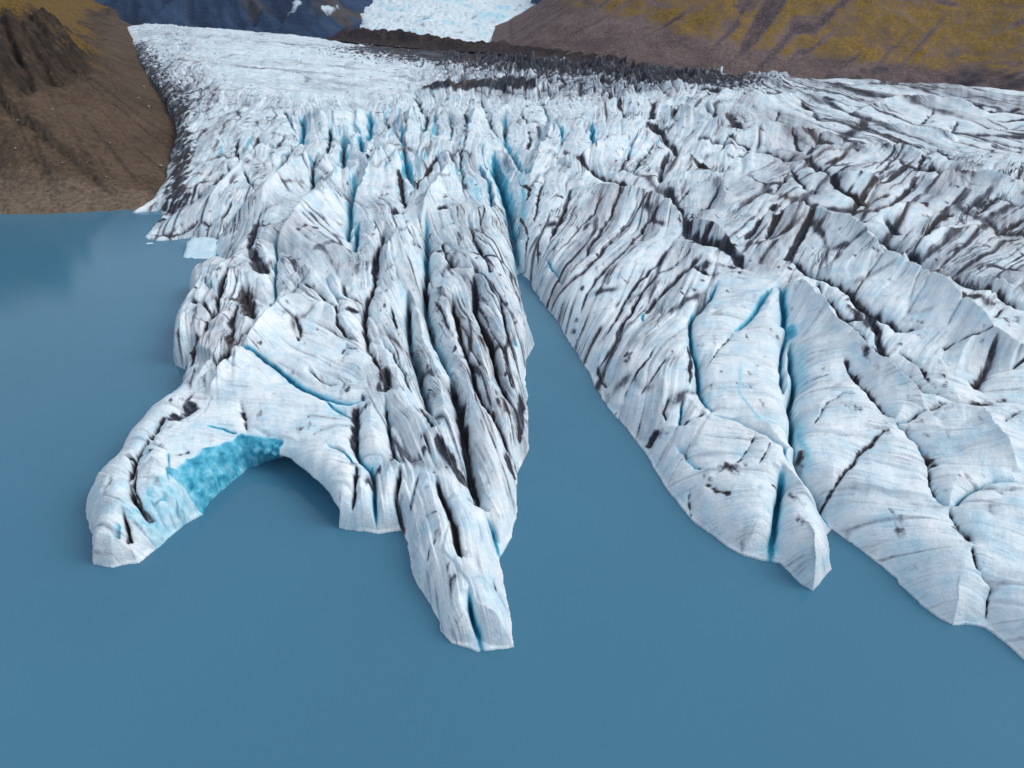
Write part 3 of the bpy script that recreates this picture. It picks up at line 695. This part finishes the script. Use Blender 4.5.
# ------------------------------------------------------------------ lake
def water_material():
    m, nt, b = mat_new('silty_water'); n = N(nt); p = n.pos()
    cl = n.noise(p, .012, 3, .5)
    col = n.mix(n.mapr(cl, .35, .65, 0, 1), (.054, .170, .256), (.058, .186, .280))
    n.link(col, b.inputs['Base Color'])
    b.inputs['Roughness'].default_value = .13; b.inputs['IOR'].default_value = 1.36
    r = n.noise(p, .9, 4, .6)
    n.link(n.bump(r, .06, .15), b.inputs['Normal'])
    return m
def sheet(name, x0, x1, y0, y1, z, mat, nx=2, ny=2):
    gx, gy2 = np.meshgrid(np.linspace(x0, x1, nx), np.linspace(y0, y1, ny))
    v = np.stack([gx.ravel(), gy2.ravel(), np.full(gx.size, z)], 1)
    q = grid_quads(ny, nx)[:, ::-1]
    return mesh_from(name, v, q, {}, mat)
lake = sheet('lake', -900, 900, -300, 700, 0.0, water_material(), 40, 30); tag(lake, kind='structure')

# ------------------------------------------------------------------ valley sides
def rock_material(name, kind):
    m, nt, b = mat_new(name); n = N(nt); p = n.pos()
    g1 = n.noise(p, .02, 5, .6); g2 = n.noise(p, .12, 5, .65); g3 = n.noise(p, .9, 4, .7)
    moss = n.attr('moss'); cliff_shade = n.attr('cliff_shade'); gu = n.attr('gully')
    if kind == 'left':
        sc1, sc2, dk = (.066, .043, .028), (.115, .077, .051), (.022, .016, .012)
        ms1, ms2 = (.075, .046, .012), (.17, .10, .022)
    elif kind == 'right':
        sc1, sc2, dk = (.115, .078, .072), (.20, .142, .128), (.042, .034, .042)
        ms1, ms2 = (.12, .072, .016), (.29, .175, .036)
    elif kind == 'moraine':
        sc1, sc2, dk = (.030, .021, .021), (.055, .038, .034), (.012, .010, .013)
        ms1, ms2 = (.1, .08, .02), (.1, .08, .02)
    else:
        sc1, sc2, dk = (.022, .055, .125), (.040, .075, .145), (.010, .026, .066)  # far wall: backlit shade and distance haze painted in as dark blue
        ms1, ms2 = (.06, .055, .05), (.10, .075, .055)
    col = n.mix(n.mapr(g1, .35, .65, 0, 1), sc1, sc2)
    col = n.mix(n.mapr(gu, .3, .9, 0, .7), col, dk)
    g4 = n.noise(p, .35, 6, .75); g5 = n.noise(n.vec(n.math('MULTIPLY', gu, 6.0), g1, 2.0), 3.0, 3)
    col = n.mix(n.mapr(g4, .50, .62, 0, .55), col, dk)
    col = n.mix(n.mapr(g4, .47, .36, 0, .45), col, tuple(min(1, c * 1.7) for c in sc2))
    col = n.mix(n.mapr(g3, .45, .75, 0, .4), col, dk)
    col = n.mix(n.math('MULTIPLY', cliff_shade, n.mapr(g2, .35, .6, .3, 1)), col, dk)
    if kind == 'left': col = n.mix(n.math('MULTIPLY', n.attr('sand'), n.mapr(g4, .35, .6, 1, .3)), col, (.24, .18, .13))
    mo = n.math('ADD', moss, n.math('MULTIPLY', n.math('SUBTRACT', g2, .5), n.math('MULTIPLY', moss, 1.6)), True)
    mo = n.math('ADD', mo, n.math('MULTIPLY', n.math('SUBTRACT', g4, .5), n.math('MULTIPLY', moss, 2.2)), True)
    col = n.mix(n.mapr(mo, .25, .7, 0, 1), col, n.mix(n.mapr(g4, .38, .6, 0, 1), ms1, ms2))
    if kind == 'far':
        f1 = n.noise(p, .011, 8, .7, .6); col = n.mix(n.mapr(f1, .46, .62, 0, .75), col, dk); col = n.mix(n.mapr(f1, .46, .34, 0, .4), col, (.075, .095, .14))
        sn = n.attr('snow')
        col = n.mix(n.mapr(n.math('ADD', sn, n.math('MULTIPLY', n.math('SUBTRACT', g1, .5), sn)), .3, .5, 0, 1), col, (.6, .7, .8))
    n.link(col, b.inputs['Base Color']); b.inputs['Roughness'].default_value = .95
    b.inputs['Specular IOR Level'].default_value = .15
    n.link(n.bump(g2, .5, 1.5 if kind != 'far' else 30, n.bump(g3, .5, .5)), b.inputs['Normal'])
    return m

def polyline_field(Xg, Yg, P):
    d = np.full(Xg.shape, 1e9); arc = np.zeros(Xg.shape); zb = np.zeros(Xg.shape); side = np.zeros(Xg.shape)
    L = np.concatenate([[0], np.cumsum(np.hypot(np.diff(P[:, 0]), np.diff(P[:, 1])))])
    for i in range(len(P) - 1):
        a, b = P[i], P[i + 1]
        dd, t = seg_dist(Xg, Yg, a, b)
        sd = np.sign((b[0] - a[0]) * (Yg - a[1]) - (b[1] - a[1]) * (Xg - a[0]))
        m = dd < d
        d = np.where(m, dd, d); arc = np.where(m, L[i] + t * (L[i + 1] - L[i]), arc)
        zb = np.where(m, a[2] + t * (b[2] - a[2]), zb); side = np.where(m, sd, side)
    return d * side, arc, zb

# left hill: shore, then the ice margin, as seen on the photograph
shore = [(-700, 300, 0), (-420, 335, 0)] + [(*on_z(px, py, 0), 0) for px, py in ((0,215),(60,214),(110,211),(134,210.5))]
marg = []
for (px, py, zz) in ((150,198,2),(166,180,4),(172,160,6.5),(180,140,9),(180,125,12),(171,105,16),(155,82,22),(141,60,28),(130,38,40),(124,25,46)):
    marg.append((*[float(v) for v in on_z(px, py, zz)], zz))
marg.append((-760, 1500, 50))
LP = np.array([[float(a) for a in p] for p in shore + marg])
xs = np.linspace(-1000, -130, 420); ys = 290 + (np.linspace(0, 1, 460) ** 1.5) * 1250
Xg, Yg = np.meshgrid(xs, ys)
d, arc, zb = polyline_field(Xg, Yg, LP)
dM, _, zM = polyline_field(Xg, Yg, LP[len(shore) - 1:])
dS = Yg - np.interp(Xg, [-700, -420, -263, -200, -120], [300, 335, 350, 357, 362])
kk = 70.0
def smin(a, b, k):
    hh_ = np.clip(.5 + .5 * (b - a) / k, 0, 1); return b * (1 - hh_) + a * hh_ - k * hh_ * (1 - hh_)
ds_ = smin(np.maximum(dM, 0) + 14, np.maximum(dS, 0) + 14, kk) + 2
dsm = np.where(d > 0, np.minimum(d * 1.05, np.maximum(ds_, d * .25)), d)
dw = dsm + 5 * fbm(Xg / 40, Yg / 40, 71, 4)
arc = np.arctan2(Xg + 480, 700 - Yg) * 300
gul = .7 * fbm(arc / 9, dsm / 160, 73, 4) + .5 * fbm(arc / 2.6, dsm / 70, 74, 3)
hh = np.where(d > 0, 0, d * .5)
dp = np.maximum(dw, 0)
nearv = sstep(900, 650, Yg)
cst = np.interp(Yg, [420, 560, 800, 1130], [84, 62, 44, 24])
h = .30 * np.minimum(dp, 22) + .60 * np.clip(dp - 22, 0, np.maximum(cst - 22, 2)) + (.35 + 1.15 * nearv) * np.clip(dp - cst - 9 * gul * nearv, 0, 24) + .45 * np.maximum(dp - cst - 24, 0)
Zg = zb + hh + h + 1.6 * gul * sstep(5, 40, dp) + (4 + 5 * nearv) * fbm(Xg / 22, Yg / 22, 77, 4) * sstep(-12, 10, dp - cst) - 7 * nearv * sstep(.25, .0, np.abs(fbm(arc / 16, dsm / 60, 78, 3))) * sstep(-8, 6, dp - cst) * sstep(60, 26, dp - cst) + .7 * fbm(Xg / 5, Yg / 5, 79, 3) + 6.0 * (np.abs(fbm(Xg / 24, Yg / 24, 80, 5)) - .2) * sstep(18, 50, dp)
Zg = np.where(d < 0, np.minimum(Zg, zb - .4 + d * .4), Zg)
Zg = np.where(d <= 0, np.where(zb < .1, d * .35, Zg), Zg)
mossv = sstep(24, 42, dp - cst + 14 * fbm(Xg / 30, Yg / 30, 81, 3)) * .9
mossv = np.maximum(mossv, .7 * sstep(.15, .45, fbm(Xg / 30, Yg / 30, 86, 4)) * sstep(40, 60, dp) * sstep(430, 520, Yg) * .8)
mossv = np.maximum(mossv, .75 * np.exp(-((dp - 60) / 26) ** 2) * sstep(520, 640, Yg) * sstep(-.1, .3, fbm(Xg / 45, Yg / 45, 83, 3)))
cl = sstep(-8, 6, dp - cst) * sstep(40, 26, dp - cst) * (.4 + .6 * nearv)
RL = rock_material('scree_slope', 'left')
ql = grid_quads(*Xg.shape)[:, ::-1]
kp = (Zg.ravel()[ql].max(1) > -6)
q2, used = compact(ql[kp])
vv = np.stack([Xg.ravel(), Yg.ravel(), Zg.ravel()], 1)
hill = mesh_from('hill', vv[used], q2, {'moss': mossv.ravel()[used], 'cliff_shade': cl.ravel()[used], 'gully': sstep(-.1, .5, -gul).ravel()[used], 'sand': (sstep(34, 8, np.maximum(Yg - 356, 0) + 9 * fbm(Xg / 9, Yg / 9, 84, 3)) * .8).ravel()[used]}, RL); tag(hill, kind='structure')

# right hill
rm = []
for (px, py, zz) in ((1500,96,26),(1250,91,26),(1024,87,28),(960,82,28),(900,79,29),(860,78,29),(800,73,31),(740,72,31),(700,70,32),(640,63,35),(580,55,38),(540,50,40),(512,46,41)):
    rm.append((*[float(v) for v in on_z(px, py, zz)], zz))
rm.append((rm[-1][0] - 5, 1700, 45))
RP = np.array(rm)
xs = np.linspace(-60, 1150, 520); ys = np.linspace(330, 1650, 480)
Xg, Yg = np.meshgrid(xs, ys)
d, arc, zb = polyline_field(Xg, Yg, RP); d = -d if d[240, 400] < 0 else d
dp = np.maximum(d + 5 * fbm(Xg / 40, Yg / 40, 91, 4), 0)
gul = fbm((arc + .55 * dp) / 16, d / 220, 93, 4)
Zg = zb + .5 * dp + .12 * np.maximum(dp - 60, 0) + 3.2 * gul * sstep(4, 40, dp) + 2.2 * fbm(Xg / 18, Yg / 18, 95, 4) + .4 * fbm(Xg / 5, Yg / 5, 97, 3)
Zg = np.where(d < 0, zb - 1 + d * .35, Zg)
# moss starts higher at the far (left) end, scree fans below
lim = 17 + 62 * sstep(330, 40, Xg) + 14 * fbm(Xg / 50, Yg / 50, 99, 3)
mossv = sstep(lim - 14, lim + 16, dp) * sstep(.30, .0, -gul) * (.62 + .45 * fbm(Xg / 25, Yg / 25, 98, 4))
mossv = np.maximum(mossv * sstep(-.55, -.2, fbm(Xg / 50 + dp / 60, dp / 26, 101, 4)), .6 * sstep(.25, .5, fbm(Xg / 35, Yg / 20, 103, 3)) * sstep(6, 16, dp) * sstep(250, 330, Xg))
cl = sstep(-.1, .15, fbm(Xg / 45, Yg / 30, 105, 3)) * sstep(250, 340, Xg) * sstep(26, 6, dp) * 1.3 + sstep(.3, .45, fbm(Xg / 40, Yg / 40, 107, 4)) * sstep(80, 110, dp)  # right foot: shadowed base painted dark, along with dark rock outcrops
RR = rock_material('moss_slope', 'right')
qr = grid_quads(*Xg.shape)[:, ::-1]
kp = (d.ravel()[qr].max(1) > -30)
q2, used = compact(qr[kp])
vv = np.stack([Xg.ravel(), Yg.ravel(), Zg.ravel()], 1)
hill2 = mesh_from('hill', vv[used], q2, {'moss': mossv.ravel()[used], 'cliff_shade': np.clip(cl, 0, 1).ravel()[used], 'gully': sstep(-.1, .5, -gul).ravel()[used]}, RR); tag(hill2, kind='structure')

# far mountain wall with the icefall gap
xs = np.linspace(-2600, 1500, 520); ys = np.linspace(1900, 4200, 300)
Xg, Yg = np.meshgrid(xs, ys)
cx = -190 - .10 * (Yg - 2200)                 # centre line of the icefall valley
off = np.abs(Xg - cx - 40 * fbm(Yg / 300, Xg * 0 + 3, 111, 3))
rid = fbm(Xg / 260, Yg / 420, 113, 5)
base = -30 + .55 * (Yg - 2000) + 120 * rid + 60 * (1 - np.abs(fbm(Xg / 180 + Yg / 400, Yg / 500, 115, 4)) * 2)
valley = np.exp(-(off / 345) ** 4)
Zm = base * (1 - .97 * valley) + valley * (-110 + .26 * (Yg - 2000))
Zm = np.maximum(Zm, -110)
snow = sstep(230, 340, np.abs(Xg - cx)) * sstep(560, 380, np.abs(Xg - cx)) * np.where(Xg > cx, 1.0, .55) * sstep(0.0, .3, fbm(Xg / 50, Yg / 60, 117, 4)) * sstep(-20, 60, Zm)
mossv = .75 * sstep(.08, .35, fbm(Xg / 200, Yg / 140, 119, 4))
mount = mesh_from('mountain', np.stack([Xg.ravel(), Yg.ravel(), Zm.ravel()], 1), grid_quads(*Xg.shape)[:, ::-1],
                  {'moss': mossv.ravel(), 'cliff_shade': sstep(.0, .4, -rid).ravel(), 'gully': sstep(0, .3, fbm(Xg / 70, Yg / 300, 121, 4)).ravel(), 'snow': snow.ravel()},
                  rock_material('shaded_hazy_rock', 'far')); tag(mount, kind='structure')

# icefall in the gap
ic_v, ic_u = np.meshgrid(np.linspace(2080, 3300, 260), np.linspace(-1, 1, 200), indexing='ij')
hw = 225 + .30 * (ic_v - 2080)
ix = -215 + 25 * np.sin((ic_v - 2080) / 260) + ic_u * hw * (1 + .18 * fbm(ic_v / 70, ic_u * 2, 131, 3))
rough_ = 5 * fbm(ix / 14, ic_v / 12, 133, 4) + 9 * fbm(ix / 90, ic_v / 50, 135, 3)
iz = -48 + .30 * (ic_v - 2080) + 14 * (1 - ic_u ** 2) + rough_
icefall = mesh_from('icefall', np.stack([ix.ravel(), ic_v.ravel(), iz.ravel()], 1), grid_quads(*ix.shape),
    {'dirt': (sstep(.75, 1, np.abs(ic_u)) * .5 + .5 * sstep(.25, .5, fbm(ix / 40, ic_v / 40, 137, 4))).ravel(), 'blue': (.30 * sstep(.0, .4, -fbm(ix / 60, ic_v / 60, 139, 5)) + .8 * sstep(.40, .5, fbm(ix / 90, ic_v / 50, 149, 4))).ravel(),
     'fu': (ic_v / 26 + .3 * ix / 26).ravel(), 'fv': (ix / 30).ravel(), 'cov': np.full(ix.size, .05)}, ICE)
tag(icefall, 'pale blue icefall pouring down a gap between dark mountain walls in the distance', 'icefall')

# medial moraine: a long hummocky bank of rubble along the far edge of the ice
MP = np.array([(*[float(q) for q in on_z(px, py, zz)], zz) for (px, py, zz) in ((330,34,45),(360,36,44.5),(390,39,44),(440,43,43),(500,46,42),(560,52,39),(620,58,37),(680,66,33),(740,72,31))])
tt = np.linspace(0, 1, 420); Lm = np.concatenate([[0], np.cumsum(np.hypot(np.diff(MP[:, 0]), np.diff(MP[:, 1])))]); Lm /= Lm[-1]
mx, my, mz = (np.interp(tt, Lm, MP[:, i]) for i in range(3))
nx_, ny_ = np.gradient(my), -np.gradient(mx); nl = np.hypot(nx_, ny_); nx_ /= nl; ny_ /= nl
cc = np.linspace(-1, 1, 60)
wd = 34.0
mX = mx[:, None] + nx_[:, None] * cc * wd; mY = my[:, None] + ny_[:, None] * cc * wd
hgt = 9 * np.exp(-((tt - .2) / .25) ** 2) + 5
mZ = mz[:, None] - 5 + (hgt[:, None] + 4) * np.exp(-(cc / .55) ** 2) * (.75 + .6 * fbm(mX / 22, mY / 22, 151, 3)) * sstep(0, .06, tt)[:, None] * sstep(1, .9, tt)[:, None] + 1.2 * fbm(mX / 4, mY / 4, 153, 3)
RM = rock_material('moraine_rubble', 'moraine')
moraine = mesh_from('moraine', np.stack([mX.ravel(), mY.ravel(), mZ.ravel()], 1), grid_quads(*mX.shape), {'moss': np.zeros(mX.size), 'cliff_shade': np.zeros(mX.size), 'gully': sstep(0, .5, fbm(mX / 12, mY / 12, 155, 3)).ravel()}, RM)
tag(moraine, kind='structure')

# ground under everything, out to the horizon
def plain(name, col, rough=.9):
    m, nt, b = mat_new(name); n = N(nt); g = n.noise(n.pos(), .05, 5, .6)
    n.link(n.mix(n.mapr(g, .3, .7, 0, 1), tuple(c * .7 for c in col), tuple(c * 1.2 for c in col)), b.inputs['Base Color'])
    b.inputs['Roughness'].default_value = rough; return m
ground = sheet('ground', -9000, 9000, -3000, 12000, -120.0, plain('gravel', (.07, .06, .05))); tag(ground, kind='structure')

# ------------------------------------------------------------------ loose ice at the margin, boulders on the slope
import bmesh
def block(name, foot, top, z0, z1, seed, amp, attrs, loc):
    # a wedge of ice from a foot outline and a top outline of the same count
    nf = len(foot); lay_ = 9
    F_ = np.array(foot, float); T_ = np.array(top, float)
    pts = []; r_ = np.random.RandomState(seed)
    m_ = 8
    ring = lambda P: np.concatenate([P[i] + (P[(i + 1) % nf] - P[i]) * np.linspace(0, 1, m_, endpoint=False)[:, None] for i in range(nf)])
    A, B = ring(F_), ring(T_)
    vs = []
    for q in np.linspace(0, 1, lay_):
        P = A * (1 - q) + B * q; zz = z0 + (z1 - z0) * q
        vs.append(np.column_stack([P, np.full(len(P), zz)]))
    cen = B.mean(0)
    for q in (.66, .33, .02):
        P = cen + (B - cen) * q; vs.append(np.column_stack([P, np.full(len(P), z1 + .25 * (1 - q))]))
    Vv = np.concatenate(vs); nn = len(A); rows = len(vs)
    Vv[:, 0] += amp * fbm(Vv[:, 1] / 2, Vv[:, 2] / 1.5, seed, 3); Vv[:, 1] += amp * fbm(Vv[:, 0] / 2, Vv[:, 2] / 1.5, seed + 3, 3); Vv[:, 2] += .6 * amp * fbm(Vv[:, 0] / 2, Vv[:, 1] / 2, seed + 5, 3)
    idx = np.arange(rows * nn).reshape(rows, nn); nx2 = np.roll(idx, -1, 1)
    q = np.stack([idx[:-1], nx2[:-1], nx2[1:], idx[1:]], -1).reshape(-1, 4)
    n_ = len(Vv)
    Vv = Vv - np.array(loc)
    o = mesh_from(name, Vv, q, {k: np.full(n_, val) for k, val in attrs.items()} | {'fu': Vv[:, 2] * 1.2, 'fv': Vv[:, 0] * .2, 'cov': np.full(n_, .05)}, ICE)
    o.location = loc; return o
zp = lambda px, py, z: tuple(float(v) for v in on_z(px, py, z))
a0 = zp(180, 262, 0)
b1_ = block('ice_block', [zp(180,262,0), zp(213,262,0), zp(222,246,0), zp(186,243,0)], [zp(188,242,2.6), zp(213,243,3.4), zp(220,238,3.0), zp(194,238,2.4)], -1.0, 3.0, 5, 1.1, {'dirt': .0, 'blue': .2}, (a0[0], a0[1], 0))
tag(b1_, 'smooth pale turquoise ice block lying in the lake against the dirty ice margin', 'ice block')
c0 = zp(149, 243, 0)
b2_ = block('ice_floe', [zp(145,245,0), zp(154,244.4,0), zp(153,242.4,0), zp(146,242.6,0)], [zp(146,244.2,.4), zp(153,243.8,.4), zp(152,242.6,.4), zp(147,242.8,.4)], -.3, .4, 8, .15, {'dirt': .0, 'blue': .12}, (c0[0], c0[1], 0))
tag(b2_, 'small thin white ice floe floating off the tip of the left ice margin', 'ice floe')

hv = np.array([v_.co[:] for v_ in hill.data.vertices])
def to_px(P):
    dxx, dyy, dzz = P[:, 0], P[:, 1], P[:, 2] - CAM_Z
    dep = dyy * CP - dzz * SP; upv = dyy * SP + dzz * CP
    return 512 + F * dxx / dep, 384 - F * upv / dep, dep
hpx, hpy, hdep = to_px(hv)
def stone_mesh(seed):
    bm = bmesh.new(); bmesh.ops.create_icosphere(bm, subdivisions=3, radius=1)
    r_ = np.random.RandomState(seed); ns = r_.normal(size=(9, 3)); ns /= np.linalg.norm(ns, axis=1)[:, None]; off_ = r_.uniform(.55, .85, 9)
    for v_ in bm.verts:
        p_ = np.array(v_.co)
        for n_, o_ in zip(ns, off_):
            e = p_ @ n_ - o_
            if e > 0: p_ = p_ - n_ * e
        v_.co = p_ * (1.15, .95, .75)
    me = bpy.data.meshes.new('boulder'); bm.to_mesh(me); bm.free(); me.materials.append(STONE); return me
STONE = plain('pale_stone', (.27, .25, .23))
st_m = [stone_mesh(i) for i in range(4)]
SPOT = [(145,85.5,2.0),(165,93,1.8),(139,96,1.4),(150,106,2.2),(149,70,1.3),(163,166,1.7)]
SPOT2 = [(20,120,1.6),(14,149,1.2),(53,110,1.2),(64,162,.9),(108,178,1.0),(87,163,.8),(110,141,.8)]
for k, (px, py, rad) in enumerate(SPOT + SPOT2):
    e = (hpx - px) ** 2 + (hpy - py) ** 2
    c_ = np.nonzero(e < max(6, e.min() + 2))[0]; j = c_[np.argmin(hdep[c_])]
    o = bpy.data.objects.new('boulder', st_m[k % 4]); C.objects.link(o)
    o.location = hv[j] + np.array((0, 0, .35 * rad)); o.scale = (rad * .7,) * 3; o.rotation_euler = (0, 0, k * 1.7)
    if k < len(SPOT): tag(o, 'pale boulder on the dark debris between the brown slope and the ice', 'boulder', 'boulders along the ice margin')
    else: tag(o, 'small pale boulder lying on the bare brown scree slope', 'boulder', 'boulders on the scree slope')

# thin air between the camera and the far mountain
bm = bmesh.new(); bmesh.ops.create_cube(bm, size=1.0)
for v_ in bm.verts: v_.co = (v_.co.x * 19000, (v_.co.y + .32) * 15800, (v_.co.z + .5) * 1850 - 122)
me = bpy.data.meshes.new('haze'); bm.to_mesh(me); bm.free()
HM = bpy.data.materials.new('thin_air'); HM.use_nodes = True; nt = HM.node_tree; nt.nodes.clear()
on_ = nt.nodes.new('ShaderNodeOutputMaterial'); pv = nt.nodes.new('ShaderNodeVolumePrincipled')
pv.inputs['Color'].default_value = (.62, .76, .95, 1); pv.inputs['Density'].default_value = .00003; pv.inputs['Anisotropy'].default_value = .2
nt.links.new(pv.outputs[0], on_.inputs['Volume']); me.materials.append(HM)
hz = bpy.data.objects.new('haze', me); C.objects.link(hz); tag(hz, kind='stuff')

# ------------------------------------------------------------------ light, sky, camera
SUN_EL, SUN_AZ = radians(44), radians(88)      # soft sun beyond the glacier, slightly right
w = bpy.data.worlds.new('World'); sc.world = w; w.use_nodes = True
nt = w.node_tree; bg = nt.nodes['Background']
sky = nt.nodes.new('ShaderNodeTexSky'); sky.sky_type = 'NISHITA'; sky.sun_disc = False
sky.sun_elevation = SUN_EL; sky.sun_rotation = SUN_AZ; sky.air_density = 1.0; sky.dust_density = 2.0; sky.ozone_density = 1.5
mx_ = nt.nodes.new('ShaderNodeMix'); mx_.data_type = 'RGBA'; mx_.inputs[0].default_value = .6   # thin high overcast over the blue
nt.links.new(sky.outputs[0], mx_.inputs[6]); mx_.inputs[7].default_value = (5.4, 6.0, 6.6, 1)
nt.links.new(mx_.outputs[2], bg.inputs[0]); bg.inputs[1].default_value = .125
sl = bpy.data.lights.new('sun', 'SUN'); sl.energy = 1.75; sl.angle = radians(32); sl.color = (1, .97, .93)
so = bpy.data.objects.new('sun', sl); C.objects.link(so)
from mathutils import Vector
sd = Vector((math.sin(SUN_AZ) * math.cos(SUN_EL), math.cos(SUN_AZ) * math.cos(SUN_EL), math.sin(SUN_EL)))
so.rotation_euler = sd.to_track_quat('Z', 'Y').to_euler(); so.location = (0, 0, 400)

cam = bpy.data.cameras.new('camera'); co = bpy.data.objects.new('camera', cam); C.objects.link(co)
cam.sensor_fit = 'HORIZONTAL'; cam.sensor_width = 36; cam.lens = 36 * F / W
cam.clip_start = .5; cam.clip_end = 20000
co.location = (0, 0, CAM_Z); co.rotation_euler = (radians(90) - PITCH, 0, 0)
sc.camera = co
sc.view_settings.view_transform = 'Standard'; sc.view_settings.look = 'None'; sc.view_settings.exposure = 0.12; sc.view_settings.gamma = 1
sc.render.resolution_x, sc.render.resolution_y = W, Hh
sc.cycles.use_denoising = True
